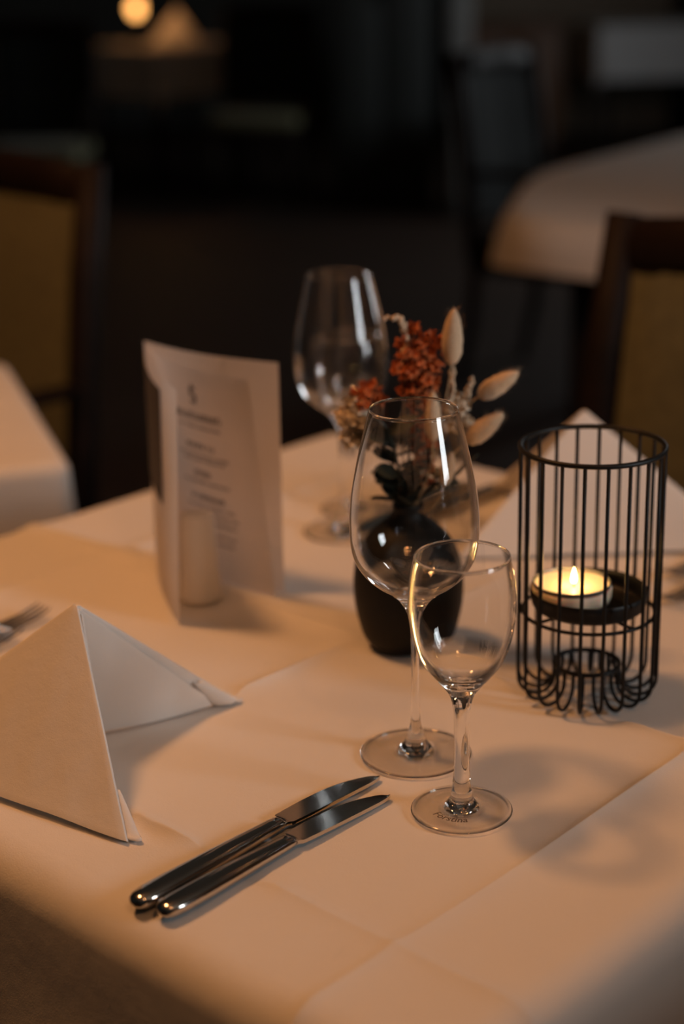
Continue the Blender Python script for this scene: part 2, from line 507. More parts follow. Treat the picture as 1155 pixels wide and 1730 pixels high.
RT = [(.31, 3.38), (1.28, 2.72), (2.12, 3.95), (1.15, 5.10), (.445, 4.06)]
poly_cloth('tablecloth', RT, .065, .045, ('blurred white tablecloth hanging at its corner above the right chair', 'tablecloth'), CLOTH, -.002, 4)
t = thing('dining_table', 'large table at the upper right under a short hanging cloth', 'table', (0, 0, 0))
cx = sum(p[0] for p in RT) / 5; cyy = sum(p[1] for p in RT) / 5
inn = [(cx + (p[0] - cx) * .90, cyy + (p[1] - cyy) * .90) for p in RT]
V = [(x, y, -.008) for x, y in inn] + [(x, y, -.040) for x, y in inn]
link_mesh('tabletop', V, [(0, 1, 2, 3, 4), (9, 8, 7, 6, 5)] + [(i, 5 + i, 5 + (i + 1) % 5, (i + 1) % 5) for i in range(5)], WOOD, t, smooth=False)
for x, y in [(cx + (p[0] - cx) * .72, cyy + (p[1] - cyy) * .72) for p in RT[:4]]:
    bbox('leg', (x, y, (F0 - .040) / 2), (.06, .06, -.040 - F0), WOOD, t, .006)

# table far back on the left, its candle lamp and napkin
FTA = math.radians(49)
ft_org = (-.93, 9.30, 0)
cloth_obj('tablecloth', (0, .84, 0, .64), .24, .025, .012, ([], []), [], ('warmly lit tablecloth of the far table under the lamp glow', 'tablecloth'), CLOTH, FTA, ft_org, 8, .05)
table_obj('dining_table', 'far table at the upper left standing in warm lamp light', (.01, .83, .01, .63), FTA, (ft_org[0], ft_org[1], -.002))

# grey-clothed table far back on the right
gt_org = (1.62, 10.7, 0)
GREYCLOTH = mat('pale_grey_linen', (.62, .63, .64), .9, bump=[(900, .0001)])
cloth_obj('tablecloth', (0, 1.1, 0, .8), .30, .02, .012, ([.5], [.4]), [], ('pale grey cloth on the table at the far right back', 'tablecloth'), GREYCLOTH, math.radians(4), gt_org, 9, .06)
table_obj('dining_table', 'table under the pale grey cloth at the far right back', (.01, 1.09, .01, .79), math.radians(4), (gt_org[0], gt_org[1], -.002))

# ------------------------------------------------------------------ chairs
def make_chair(label, loc, rz, fabric, group, arms=True, seatm=None):
    t = thing('upholstered_chair', label, 'chair', (loc[0], loc[1], F0), rz, group)
    s = bbox('seat', (0, 0, .43), (.46, .44, .075), seatm or fabric, t, .025, 3)
    bbox('seat_frame', (0, 0, .375), (.45, .43, .05), WOOD, t, .006)
    for x in (-.205, .205):
        v, f = tube([(x, .19, 0), (x, .195, .2), (x, .195, .36)], [.016, .02, .022], 8); link_mesh('leg', v, f, WOOD, t)
        v, f = tube([(x, -.27, 0), (x, -.225, .2), (x, -.21, .40)], [.016, .02, .022], 8); link_mesh('leg', v, f, WOOD, t)
        v, f = tube([(x * 1.08, -.21, .38), (x * 1.10, -.22, .55), (x * 1.12, -.245, .80), (x * 1.10, -.275, .975)], [.024, .025, .025, .022], 8); link_mesh('back_post', v, f, WOOD, t)
        if arms:
            v, f = tube([(x * 1.12, -.235, .64), (x * 1.16, -.10, .645), (x * 1.16, .0, .635)], [.016, .02, .018], 8, flat=.7); link_mesh('armrest', v, f, WOOD, t)
            v, f = tube([(x * 1.16, -.02, .63), (x * 1.08, -.01, .42)], .014, 8); link_mesh('arm_post', v, f, WOOD, t)
    # curved back panel
    V, F = [], []
    nx, nz = 10, 6
    for side in (1, -1):
        for i in range(nz + 1):
            for j in range(nx + 1):
                a = -1 + 2 * j / nx; z = .50 + .430 * i / nz
                edge = (1 - a ** 8) * (1 - (2 * i / nz - 1) ** 8)
                y = -.205 - .06 * (i / nz) - .022 * (1 - a * a) + side * .018 * (edge ** .3 if edge > 0 else 0)
                V.append((a * .206, y, z))
    k = (nx + 1) * (nz + 1)
    for i in range(nz):
        for j in range(nx):
            q = (i * (nx + 1) + j, i * (nx + 1) + j + 1, (i + 1) * (nx + 1) + j + 1, (i + 1) * (nx + 1) + j)
            F.append(tuple(reversed(q))); F.append(tuple(p + k for p in q))
    link_mesh('back_panel', V, F, fabric, t)
    v, f = tube([(-.22, -.268, .935), (-.1, -.288, .945), (0, -.293, .947), (.1, -.288, .945), (.22, -.268, .935)], .036, 10, flat=1.0)
    v = [(x, -.28 + (y + .28) * .55, z) for x, y, z in v]
    link_mesh('top_rail', v, f, WOOD, t)
    v, f = tube([(-.215, -.215, .495), (0, -.235, .495), (.215, -.215, .495)], .014, 8); link_mesh('lower_rail', v, f, WOOD, t)
    return t

G1 = 'olive chairs near the tables'
# chair across the table, facing it
c = uv(1.65 - .235, .90)
make_chair('olive upholstered chair with dark wooden frame behind the lantern', (c.x, c.y), math.radians(136.7), OLIVE, G1)
c = (-.555 - .161, 2.70 - .171)
make_chair('olive upholstered chair with dark wooden frame at the left edge', c, math.radians(136.7), OLIVE, G1)
G2 = 'dark teal chairs at the back of the room'
make_chair('dark chair with teal back at the upper left, left of far table', (-1.31, 7.55), math.radians(176), TEAL, G2, True, OLIVE)
make_chair('dark chair with teal back to the right of far lit table', (-.37, 8.90), math.radians(170), TEAL, G2, False, OLIVE)
make_chair('dark teal chair at the far edge of the right table', (.70, 5.02), math.radians(-124), TEAL, G2)

# ------------------------------------------------------------------ furniture at the back
t = thing('tall_cabinet', 'tall near-black cabinet standing at the back left of the grey post', 'cabinet', (.245, 8.9, F0))
DARK = mat('black_stained_oak', (.018, .022, .021), .6, noise=(5, (.013, .016, .0155), (1, 1, 8)))
bbox('body', (0, 0, 1.05), (.50, .5, 2.1), DARK, t, .005)
for s in (-1, 1):
    d = bbox('door', (s * .123, -.262, 1.05), (.236, .022, 1.98), DARK, t, .004)
    v, f = tube([(s * .02, -.29, 1.0), (s * .02, -.29, 1.15)], .006, 8); link_mesh('handle', v, f, BLACKMETAL, d)
t = thing('square_post', 'grey painted square post beside the tall dark cabinet', 'post', (.625, 8.65, F0))
bbox('shaft', (0, 0, (CEIL - F0) / 2), (.12, .12, CEIL - F0 - .002), GREY, t, .004)
bbox('plinth', (0, 0, .06), (.15, .15, .12), GREY, t, .004)
t = thing('low_cabinet', 'low grey cabinet in front of the grey post', 'cabinet', (.655, 8.36, F0))
bbox('body', (0, 0, .25), (.21, .3, .46), GREY, t, .004)
d = bbox('door', (0, -.158, .26), (.19, .014, .40), GREY, t, .003)
bbox('plinth', (0, 0, .012), (.19, .27, .024), DARK, t)
bbox('knob', (.07, -.172, .28), (.016, .014, .016), BLACKMETAL, d, .003)
t = thing('wooden_sideboard', 'brown wooden sideboard against the pale partition at the back', 'sideboard', (1.10, 11.3, F0))
bbox('body', (0, 0, .42), (.72, .40, .64), BROWNW, t, .006)
bbox('top', (0, 0, .755), (.78, .44, .03), BROWNW, t, .006)
for s in (-1, 1):
    d = bbox('door', (s * .175, -.208, .43), (.33, .018, .56), BROWNW, t, .004)
    bbox('knob', (s * .03, -.224, .45), (.02, .02, .02), BLACKMETAL, d, .004)
    for q in (-1, 1): bbox('foot', (s * .31, q * .15, .05), (.05, .05, .1), BROWNW, t, .004)
struct(bbox('trim_1', (1.55, 12.0, .57), (1.5, .08, 2.65), PALEWALL))

# candle lamp on the far table
t = thing('table_lamp', 'small glowing candle lamp on the far table', 'lamp', (-1.07, 9.70, 0))
GLOW = mat('lamp_glow', (1, .8, .5), .5, emit=(1.0, .45, .12), estr=4.6)
lathe_obj('base', [(0, .001), (.045, .001), (.048, .006), (.02, .014), (.008, .03), (.007, .12), (.012, .15), (0, .152)], BLACKMETAL, t, 24, 3)
lathe_obj('globe', [(0, .150), (.018, .156), (.030, .176), (.033, .195), (.028, .216), (.014, .232), (0, .236)], GLOW, t, 24, 3)
light('table_lamp_light', 'POINT', (-.99, 9.74, .30), 1.1, WARM, .04)

# upholstered bench along the near right side of the table (added outside the frame only to keep window light off the cloth's drop)
c = uv(.95, .045)
t = thing('light_block_bench', 'added unseen dark bench blocking window light from the near right cloth drop', 'bench', (c.x, c.y, F0), TA)
bbox('seat', (0, .12, .43), (1.5, .44, .09), TEAL, t, .03, 3)
bbox('base', (0, .11, .21), (1.46, .38, .34), WOOD, t, .006)
bbox('backrest', (0, -.13, .675), (1.5, .10, .61), TEAL, t, .03, 3)
bbox('plinth', (0, .09, .02), (1.40, .32, .04), DARK, t)

t = thing('light_block_screen', 'added unseen dark screen blocking window light from the upper right table', 'screen', (2.15, 2.05, F0), 0)  # unseen screen, added to keep window light off the upper right table
for k in range(3):
    pn = bbox('panel', (-.46 + .46 * k, .02 * (-1) ** k, 1.0), (.45, .03, 1.9), DARK, t, .004)
for k in range(4):
    bbox('post', (-.69 + .46 * k, 0, 1.0), (.035, .05, 2.0), WOOD, t, .004)

# ------------------------------------------------------------------ ceiling lamps above the frame
def chandelier(label, x, y, z, rad, n, p_globe, p_bulbs, r_globe=.085, shade=None):
    t = thing('chandelier', label, 'chandelier', (x, y, z), 0.3, 'ring chandeliers under the ceiling')
    v, f = tube(ring_pts(rad, .16, 48), .008, 8, closed=True); link_mesh('ring', v, f, BLACKMETAL, t)
    v, f = tube([(0, 0, r_globe + .02), (0, 0, CEIL - z - .02)], .007, 8); link_mesh('rod', v, f, BLACKMETAL, t)
    lathe_obj('canopy', [(0, CEIL - z - .001), (.05, CEIL - z - .001), (.05, CEIL - z - .012), (.012, CEIL - z - .03), (0, CEIL - z - .03)], BLACKMETAL, t, 24, 1)
    for k in range(3):
        a = 2 * PI * k / 3
        v, f = tube([(0, 0, .24), (rad * math.cos(a), rad * math.sin(a), .16)], .004, 6); link_mesh('stay', v, f, BLACKMETAL, t)
    light('globe_light', 'POINT', (x, y, z), p_globe, WARM, r_globe)
    if shade:  # drum added to cut lamp spill onto the upper right table
        v, f = tube([(0, 0, -shade[1]), (0, 0, .20)], shade[0], 40, caps=False); o = link_mesh('light_cutoff_shade', v, f, TEAL, t)
        sd = o.modifiers.new('solid', 'SOLIDIFY'); sd.thickness = .004
    for k in range(n):
        a = 2 * PI * k / n
        p = (rad * math.cos(a), rad * math.sin(a))
        v, f = tube([(p[0], p[1], .115), (p[0], p[1], .152)], .012, 8); link_mesh('socket', v, f, BLACKMETAL, t)
        ca, sa = math.cos(.3), math.sin(.3)
        light('bulb_light', 'POINT', (x + p[0] * ca - p[1] * sa, y + p[0] * sa + p[1] * ca, z + .09), p_bulbs / n, WARM, .012)
chandelier('chandelier with bulbs and an added light-limiting drum shade hanging left of the dining table', -.82, 1.50, 1.95, .17, 8, 66.0, 12.0, .14, (.27, .24))
chandelier('added unseen ring chandelier giving warm fill in front of the dining table', .45, -.25, 1.90, .26, 10, 12.0, 7.0, .08)  # fill lamp added to brighten the menu page and even out the table

# ------------------------------------------------------------------ wine glasses
def glass_parts(prof, cut, bowl_mat, foot_mat, seg=96, sub=6):
    """one continuous turned profile, cut into foot, stem and bowl that meet edge to edge"""
    P = catmull(prof, sub)
    N = []
    for i, p in enumerate(P):
        a, b = P[max(i - 1, 0)], P[min(i + 1, len(P) - 1)]
        tx, tz = b[0] - a[0], b[1] - a[1]
        L = math.hypot(tx, tz) + 1e-12
        N.append((tz / L, -tx / L))
    N[0] = (0, -1); N[-1] = (0, 1)
    cuts = [0, cut[0] * sub, cut[1] * sub, len(P) - 1]
    out = []
    for nm, a, b in zip(('foot', 'stem', 'bowl'), cuts, cuts[1:]):
        seg_p = P[a:b + 1]; seg_n = N[a:b + 1]
        v, f = lathe(seg_p, seg)
        nn = []
        for (r, z), (nr, nz) in zip(seg_p, seg_n):
            if r < 1e-6: nn.append((0, 0, nz))
            else: nn += [(nr * math.cos(2 * PI * k / seg), nr * math.sin(2 * PI * k / seg), nz) for k in range(seg)]
        me = bpy.data.meshes.new(nm); me.from_pydata(v, [], f); me.update()
        me.polygons.foreach_set('use_smooth', [True] * len(me.polygons))
        me.normals_split_custom_set_from_vertices(nn)
        me.materials.append({'foot': foot_mat, 'stem': GLASS, 'bowl': bowl_mat}[nm])
        out.append((nm, me))
    return out

P_SMALL = [(0, .0012), (.020, .0011), (.0295, .0003), (.0317, .0004), (.0323, .0011), (.0316, .0018), (.026, .0025), (.0165, .0034),
           (.0108, .0050), (.0080, .0082), (.0065, .0140), (.0053, .026), (.0047, .0445), (.0051, .062), (.0061, .0750), (.0084, .0815),
           (.0124, .0870), (.0183, .0942), (.0240, .1020), (.0278, .110), (.0305, .1190), (.0323, .129), (.0332, .140), (.0328, .150),
           (.0312, .162), (.0297, .1693), (.0292, .1717), (.0288, .1726), (.0285, .1726), (.0283, .1717), (.0288, .1693), (.0302, .162), (.0317, .150), (.0320, .140), (.0310, .129),
           (.0291, .1195), (.0262, .1110), (.0222, .1036), (.0165, .0968), (.0105, .0918), (.0055, .0892), (0, .0884)]
P_LARGE = [(0, .0012), (.024, .0011), (.0345, .0003), (.0371, .0004), (.0378, .0010), (.0371, .0016), (.029, .0024), (.0180, .0034),
           (.0112, .0056), (.0075, .0098), (.0054, .0155), (.0036, .024), (.0028, .038), (.0026, .060), (.0027, .084), (.0034, .0965),
           (.0056, .1040), (.0105, .1122), (.0180, .1188), (.0265, .1250), (.0340, .1325), (.0393, .1415), (.0418, .1525), (.0423, .1636),
           (.0411, .1834), (.0376, .2038), (.0332, .2235), (.0291, .2400), (.0285, .2424), (.0282, .2432), (.0280, .2432), (.0278, .2424), (.0284, .2400), (.0325, .2235), (.0368, .2038),
           (.0402, .1834), (.0413, .1636), (.0407, .1530), (.0380, .1425), (.0327, .1342), (.0252, .1273), (.0170, .1218), (.009, .1180), (0, .1166)]
GS = glass_parts(P_SMALL, (10, 15), BOWLSMALL, FOOTSMALL); GL = glass_parts(P_LARGE, (10, 16), BOWLLARGE, FOOTLARGE)
def glass(kind, xy, label, rz=0):
    t = thing('wine_glass', label, 'wine glass', (*xy, 0), rz, 'empty stemmed glasses')
    for nm, me in kind:
        o = bpy.data.objects.new(nm, me); COL.objects.link(o); o.parent = t
        o.cycles.is_caustics_caster = CAUST
    return t
CAUST = False
front_small = glass(GS, SMALL, 'short wine glass with print on its foot, nearest the camera')
glass(GL, LARGE, 'tall tapered wine glass directly behind the short printed glass')
glass(GL, BACKL, 'blurred tall wine glass at the back between menu and flowers')
glass(GS, BACKS, 'blurred short wine glass at the back behind the dried flowers')

# printed word on the foot of the short glass
cu = bpy.data.curves.new('print_word', 'FONT'); cu.body = 'F\u00f6rstina'; cu.size = .0070; cu.shear = .15; cu.align_x = 'CENTER'; cu.resolution_u = 3
cu.offset = .00011
tmp = bpy.data.objects.new('print_tmp', cu); COL.objects.link(tmp)
dg = bpy.context.evaluated_depsgraph_get()
me = bpy.data.meshes.new_from_object(tmp.evaluated_get(dg))
bpy.data.objects.remove(tmp); bpy.data.curves.remove(cu)
PH = math.radians(-118); RB = .0215
for v in me.vertices:
    x, y = v.co.x, v.co.y
    a = PH + x / .019; r = RB - y
    z = .0037 + (.018 - r) * .125 + .00012
    v.co = (r * math.cos(a), r * math.sin(a), z)
me.materials.clear(); me.materials.append(ETCH)
o = bpy.data.objects.new('printed_word', me); COL.objects.link(o); o.parent = front_small
o['label'] = 'dark printed lettering'

# ------------------------------------------------------------------ cutlery
def knife(label, end, tip, hl, group, z=.0002, roll=0.0):
    e = Vector((*end, 0)); d = Vector((tip[0] - end[0], tip[1] - end[1], 0)); L = d.length
    rz = math.atan2(d.y, d.x)
    t = thing('table_knife', label, 'knife', (*end, z), rz, group)
    # handle: flattened, thick at the butt, waisted at the bolster
    st = [(0, .0022, .0018), (.0015, .0052, .0036), (.005, .0073, .0046), (.012, .0084, .0050), (.030, .0086, .0050), (hl * .55, .0076, .0046),
          (hl * .82, .0064, .0041), (hl * .95, .0058, .0037), (hl, .0056, .0034), (hl + .003, .0050, .0020)]
    V, F = [], []; seg = 20
    for x, hw, hh in st:
        for k in range(seg):
            a = 2 * PI * k / seg; c, s = math.cos(a), math.sin(a)
            c = math.copysign(abs(c) ** .8, c); s = math.copysign(abs(s) ** .8, s)
            V.append((x, hw * c, .0051 + hh * s))
    for i in range(len(st) - 1):
        for k in range(seg):
            l = (k + 1) % seg; F.append((i * seg + k, (i + 1) * seg + k, (i + 1) * seg + l, i * seg + l))
    F.append(tuple(range(seg))); F.append(tuple((len(st) - 1) * seg + k for k in range(seg))[::-1])
    link_mesh('handle', V, F, STEEL, t)
    # blade: straight back on one side, belly curving into the tip
    b0 = hl + .001; bl = L - b0
    up = [(0, .0042), (.004, .0044), (.0055, .0092), (.010, .0098), (.25 * bl, .0105), (.45 * bl, .0108), (.62 * bl, .0100), (.76 * bl, .0078), (.88 * bl, .0042), (.96 * bl, .0002), (bl, -.0038)]
    dn = [(0, -.0046), (.004, -.0050), (.0055, -.0062), (.010, -.0066), (.25 * bl, -.0070), (.45 * bl, -.0073), (.62 * bl, -.0074), (.76 * bl, -.0074), (.88 * bl, -.0072), (.96 * bl, -.0066), (bl, -.0052)]
    up = catmull(up, 3); dn = catmull(dn, 3)
    V, F = [], []
    n = len(up)
    for (x, y), (x2, y2) in zip(up, dn):
        zc = .0046 - .0028 * min(1, x / bl * 1.15)
        for j in range(5):
            q = j / 4; yy = y2 + (y - y2) * q; xx = x2 + (x - x2) * q
            th = .0011 * (1 - q) + .00012
            V.append((b0 + xx, yy, zc + th)); 
        for j in range(5):
            q = j / 4; yy = y2 + (y - y2) * q; xx = x2 + (x - x2) * q
            th = .0011 * (1 - q) + .00012
            V.append((b0 + xx, yy, zc - th))
    for i in range(n - 1):
        for j in range(4):
            a = i * 10 + j
            F.append((a, a + 10, a + 11, a + 1)); F.append((a + 5, a + 6, a + 16, a + 15))
        F.append((i * 10, i * 10 + 5, i * 10 + 15, i * 10 + 10)); F.append((i * 10 + 4, i * 10 + 14, i * 10 + 19, i * 10 + 9))
    F.append((0, 1, 2, 3, 4, 9, 8, 7, 6, 5)); k = (n - 1) * 10; F.append((k + 5, k + 6, k + 7, k + 8, k + 9, k + 4, k + 3, k + 2, k + 1, k))
    o = link_mesh('blade', V, F, STEEL, t)
    for ob in (o,):
        m = ob.modifiers.new('split', 'EDGE_SPLIT'); m.split_angle = math.radians(40)
    return t

KG = 'steel table knives'
knife('longer steel table knife, nearer to the folded napkin', (-.1241, .8501), (.0177, 1.0092), .121, KG)
knife('shorter steel table knife in front, nearer to the short glass', (-.1079, .8401), (.0235, .9826), .105, KG)
d = Vector((-UX, -UY))
for i, (x, y, L) in enumerate(((.158, 1.612, .212), (.128, 1.622, .195))):
    knife(('blurred steel knife behind the vase, closer to the right napkin', 'blurred steel knife behind the vase, closer to the table corner')[i], (x, y), (x + d.x * L, y + d.y * L), .115, KG)

def fork(label, tip, ang, L, group):
    """tines towards ang, handle behind"""
    t = thing('table_fork', label, 'fork', (*tip, .0002), ang, group)
    def bar(name, st, seg=10):
        V, F = [], []
        for x, y, z, hw, hh in st:
            for k in range(seg):
                a = 2 * PI * k / seg
                V.append((x, y + hw * math.cos(a), z + hh * math.sin(a)))
        for i in range(len(st) - 1):
            for k in range(seg):
                l = (k + 1) % seg; F.append((i * seg + k, i * seg + l, (i + 1) * seg + l, (i + 1) * seg + k))
        F.append(tuple(range(seg))[::-1]); F.append(tuple((len(st) - 1) * seg + k for k in range(seg)))
        return link_mesh(name, V, F, STEEL, t)
    for k in range(4):
        y = -.0087 + k * .0058
        bar('tine', [(0, y * .95, .0098, .0005, .0005), (-.004, y, .0080, .0011, .0009), (-.020, y, .0042, .0015, .0011), (-.040, y, .0030, .0018, .0012), (-.052, y * 1.0, .0040, .0020, .0012)], 6)
    bar('neck_plate', [(-.046, 0, .0034, .0112, .0012), (-.056, 0, .0044, .0112, .0013), (-.066, 0, .0064, .0085, .0015), (-.074, 0, .0090, .0042, .0018), (-.084, 0, .0110, .0030, .0020)], 12)
    bar('handle', [(-.082, 0, .0108, .0030, .0020), (-.11, 0, .0112, .0034, .0020), (-.15, 0, .0078, .0052, .0020), (-.18, 0, .0042, .0072, .0019), (-L + .006, 0, .0026, .0084, .0018), (-L, 0, .0022, .0050, .0014)], 12)
    return t
FG = 'steel table forks'
fork('steel fork with tines behind the left folded napkin', (-.247, 1.306), TA, .205, FG)
fork('second steel fork closest to the left folded napkin', (-.262, 1.262), TA, .19, FG)
fork('blurred steel fork at the right frame edge, farther one', (.276, 1.352), TA + PI, .205, FG)
fork('blurred steel fork at the right frame edge, nearer one', (.262, 1.292), TA + PI, .19, FG)

# ------------------------------------------------------------------ napkins
def napkin(label, A, T, E1, E2, bow1, bow2, group, g1=(0, 0, 0), g2=(0, 0, 0), base=.0012, thick=.0026):
    A, T, E1, E2, g1, g2 = [Vector(p) for p in (A, T, E1, E2, g1, g2)]
    t = thing('folded_napkin', label, 'napkin', (T.x, T.y, 0), 0, group)
    def Q(b):                         # path along the ground, -1 = E2, 0 = ridge foot, 1 = E1, ridge rounded
        w = .07
        p = T.lerp(E1, b) if b > 0 else T.lerp(E2, -b)
        p = p + (g1 if b > 0 else g2) * math.sin(PI * min(1, abs(b)))
        if abs(b) < w:
            k = (b + w) / (2 * w)
            q0, q1 = T.lerp(E2, w), T.lerp(E1, w)
            p = q0 * (1 - k) ** 2 + T * 2 * k * (1 - k) + q1 * k * k
        return p
    nrm1 = (T - A).cross(E1 - A).normalized(); nrm2 = (T - A).cross(E2 - A).normalized()
    if nrm1.z < 0: nrm1 = -nrm1
    if nrm2.z < 0: nrm2 = -nrm2
    bs = [-1 + 2 * i / 60 for i in range(61)]
    na = 30
    def sheet(off_apex, scale, lift, name, inset=0.0, th=thick):
        V, F = [], []
        for i in range(na + 1):
            a = .012 + .988 * i / na
            for b in bs:
                bb = b * scale
                q = Q(bb)
                p = A.lerp(q, a)
                s = abs(bb)
                bow = (bow1 if b > 0 else bow2) * math.sin(PI * min(1, s)) * a * (1.2 - .5 * a)
                n = nrm1 if b > 0 else nrm2
                p = p + n * bow
                rip = .0003 * math.sin(37 * s * a + 5 * b) * math.sin(23 * a + 3) * smoothstep(.1, .4, s) * a
                p = p + n * (rip - inset * smoothstep(0, .12, s))
                # soft lower edge: never below the cloth
                p.z = max(p.z, base) + (.0008 * math.sin(9 * b + 1.3) ** 2) * (a ** 6) + lift * a * (1 - a)
                V.append(p - Vector((T.x, T.y, 0)))
        m = len(bs)
        for i in range(na):
            for j in range(m - 1):
                F.append((i * m + j, i * m + j + 1, (i + 1) * m + j + 1, (i + 1) * m + j))
        o = link_mesh(name, V, F, NAPKIN, t)
        sd = o.modifiers.new('solid', 'SOLIDIFY'); sd.thickness = th; sd.offset = 0
        bv = o.modifiers.new('soft', 'BEVEL'); bv.width = th * .45; bv.segments = 2; bv.limit_method = 'ANGLE'
        return o
    sheet(0, 1.0, 0, 'outer_fold')
    sheet(0, .955, .0012, 'inner_fold', inset=.0042, th=.002)
    # rolled hems at the two free corners: flattened open tubes lying along the open edges
    for E, nm in ((E1, nrm1), (E2, nrm2)):
        dr = (A - E).normalized()
        side = (T - E).normalized()
        inw = -nm
        V, F = [], []
        n, seg = 10, 26
        for i in range(n + 1):
            k = i / n
            c = E + dr * (.001 + .036 * k) + inw * (.0070 - .003 * k) + side * .003
            rw = .0085 * (1 - .75 * k ** 1.5); rt = .0052 * (1 - .7 * k)
            for s in range(seg):
                a = s / (seg - 1) * 2 * PI * 1.32 + .6
                sh = 1 - .42 * s / seg
                p = c + side * (rw * 1.3 * sh * math.cos(a)) + inw * (rt * sh * math.sin(a))
                p.z = max(p.z, base + .0006)
                V.append(p - Vector((T.x, T.y, 0)))
        for i in range(n):
            for s in range(seg - 1):
                F.append((i * seg + s, i * seg + s + 1, (i + 1) * seg + s + 1, (i + 1) * seg + s))
        o = link_mesh('rolled_hem', V, F, NAPKIN, t)
        sd = o.modifiers.new('solid', 'SOLIDIFY'); sd.thickness = .0012; sd.offset = 0
    return t
NG = 'tent-folded white napkins'
napkin('white napkin folded into a tent beside the knives', (-.179, 1.062, .1066), (-.3323, 1.0677, .001), (-.1364, .9275, .001), (-.0829, 1.1369, .001), .004, 0, NG, (.004, -.004, 0), (.006, -.026, 0))
napkin('white napkin folded into a tent behind the lantern', (.219, 1.476, .120), (.372, 1.428, .001), (.150, 1.625, .001), (.102, 1.420, .001), .004, .003, NG)
napkin('white napkin standing on the far lit table', (-.86, 9.85, .18), (-1.02, 9.72, .001), (-.72, 9.70, .001), (-.84, 10.02, .001), .004, .003, NG)

# ------------------------------------------------------------------ wire lantern and tealight
R, LH = .0502, .1875
t = thing('wire_lantern', 'black wire candle lantern holding the burning tealight', 'lantern', (*LANT, 0), math.radians(4))
WR = .00138
v, f = tube(ring_pts(R, LH, 72), .0019, 10, closed=True); link_mesh('top_ring', v, f, BLACKMETAL, t)
v, f = tube(ring_pts(R - .0030, .0650, 72), .0014, 8, closed=True); link_mesh('support_ring', v, f, BLACKMETAL, t)
v, f = tube(ring_pts(.0235, .0235, 48), .0018, 8, closed=True); link_mesh('inner_ring', v, f, BLACKMETAL, t)
path = [(R, 0, LH), (R, 0, .12), (R, 0, .065), (R, 0, .030), (R, 0, .0170)]
cr, cz, rr, rz_ = (R + .0235) / 2, .0160, (R - .0235) / 2, .0160 - WR - .0002
for k in range(1, 12):
    a = PI * k / 12
    path.append((cr + rr * math.cos(a), 0, cz - rz_ * math.sin(a)))
path += [(.0235, 0, .0170), (.0235, 0, .0235)]
v, f = tube(path, WR, 8)
first = None
for k in range(20):
    if first is None: o = first = link_mesh('rib', v, f, BLACKMETAL, t)
    else: o = same('rib', first, t)
    o.rotation_euler = (0, 0, 2 * PI * k / 20)
for k in range(2):
    v, f = tube([(-(R - .003), 0, .0655), (R - .003, 0, .0655)], .0013, 8)
    o = link_mesh('cross_wire', v, f, BLACKMETAL, t); o.rotation_euler = (0, 0, .5 + k * PI / 2)
lathe_obj('tray', [(0, .0670), (.036, .0670), (.0395, .0690), (.0412, .0740), (.0418, .0815), (.0414, .0819), (.0409, .0815), (.0402, .0745), (.0385, .0705), (.0355, .0688), (0, .0686)], BLACKMETAL, t, 64, 3)

TL = (LANT[0] - .0118, LANT[1] + .0035)
t = thing('tealight', 'burning tealight in a thin metal cup inside the wire lantern', 'candle', (*TL, .0689))
TR = .0275
lathe_obj('metal_cup', [(0, 0), (TR - .001, 0), (TR, .0008), (TR, .0160), (TR + .0006, .0168), (TR + .0004, .0174), (TR - .0003, .0172), (TR - .0005, .0160), (TR - .0005, .0010), (0, .0008)], ALU, t, 64, 2)
lathe_obj('wax', [(0, .0010), (TR - .0008, .0010), (TR - .0007, .0150), (TR - .0018, .0146), (TR - .006, .0136), (.010, .0130), (.003, .0127), (0, .0127)], WAX, t, 64, 3)
FX = .0015
v, f = tube([(FX, 0, .0125), (FX, 0, .0150), (FX + .0005, 0, .0172)], .0006, 6); link_mesh('wick', v, f, BLACKMETAL, t)
FLAME = mat('candle_flame', (1, .8, .4), .5, emit=(1.0, .62, .22), estr=30)
o = lathe_obj('flame', [(0, .0150), (.0014, .0160), (.0021, .0180), (.0019, .0208), (.0011, .0238), (.0004, .0262), (0, .0275)], FLAME, t, 20, 3)
o.location = (FX, 0, 0)
light('candle_light', 'POINT', (TL[0] + FX, TL[1], .0689 + .0300), .05, (1.0, .55, .2), .004)

# ------------------------------------------------------------------ vase
o = lathe_obj('bud_vase', [(0, .0004), (.026, .0004), (.0305, .0020), (.0345, .0070), (.0395, .022), (.0425, .040), (.0428, .052), (.0412, .067), (.0365, .081), (.0285, .0925), (.0195, .1005),
                        (.0135, .1055), (.0115, .1105), (.0120, .1150), (.0112, .1158), (.0103, .1150), (.0095, .1100), (.0105, .1040), (.018, .098), (.030, .085), (.036, .06), (.033, .02), (.02, .006), (0, .005)], VASE, None, 72, 4)
o.location = (*VASEP, 0)
tag(o, 'round matte black ceramic vase holding the dried flowers', 'vase')
NECK = Vector((VASEP[0], VASEP[1], .1130)); DEEP = Vector((VASEP[0], VASEP[1], .030))
NECK.x += .001
YV = VASEP[1]

def bez(p0, p1, p2, n=14):
    return [p0 * (1 - t) ** 2 + p1 * 2 * t * (1 - t) + p2 * t * t for t in [i / n for i in range(n + 1)]]

def stem_path(top, jx, jy, tangent=None):
    root = Vector((VASEP[0] + jx * .6 - (top.x - VASEP[0]) * .1, VASEP[1] + jy * .6, .012))
    mouth = Vector((VASEP[0] + jx, VASEP[1] + jy, .112))
    ctrl = tangent if tangent is not None else (mouth + (mouth - root).normalized() * (top - mouth).length * .55)
    return [root, root.lerp(mouth, .5)] + bez(mouth, ctrl, top)

def oriented(verts, base, tip):
    z = (tip - base).normalized(); a = Vector((0, 1, 0)); x = a.cross(z).normalized(); y = z.cross(x)
    return [base + x * v[0] + y * v[1] + z * v[2] for v in verts]

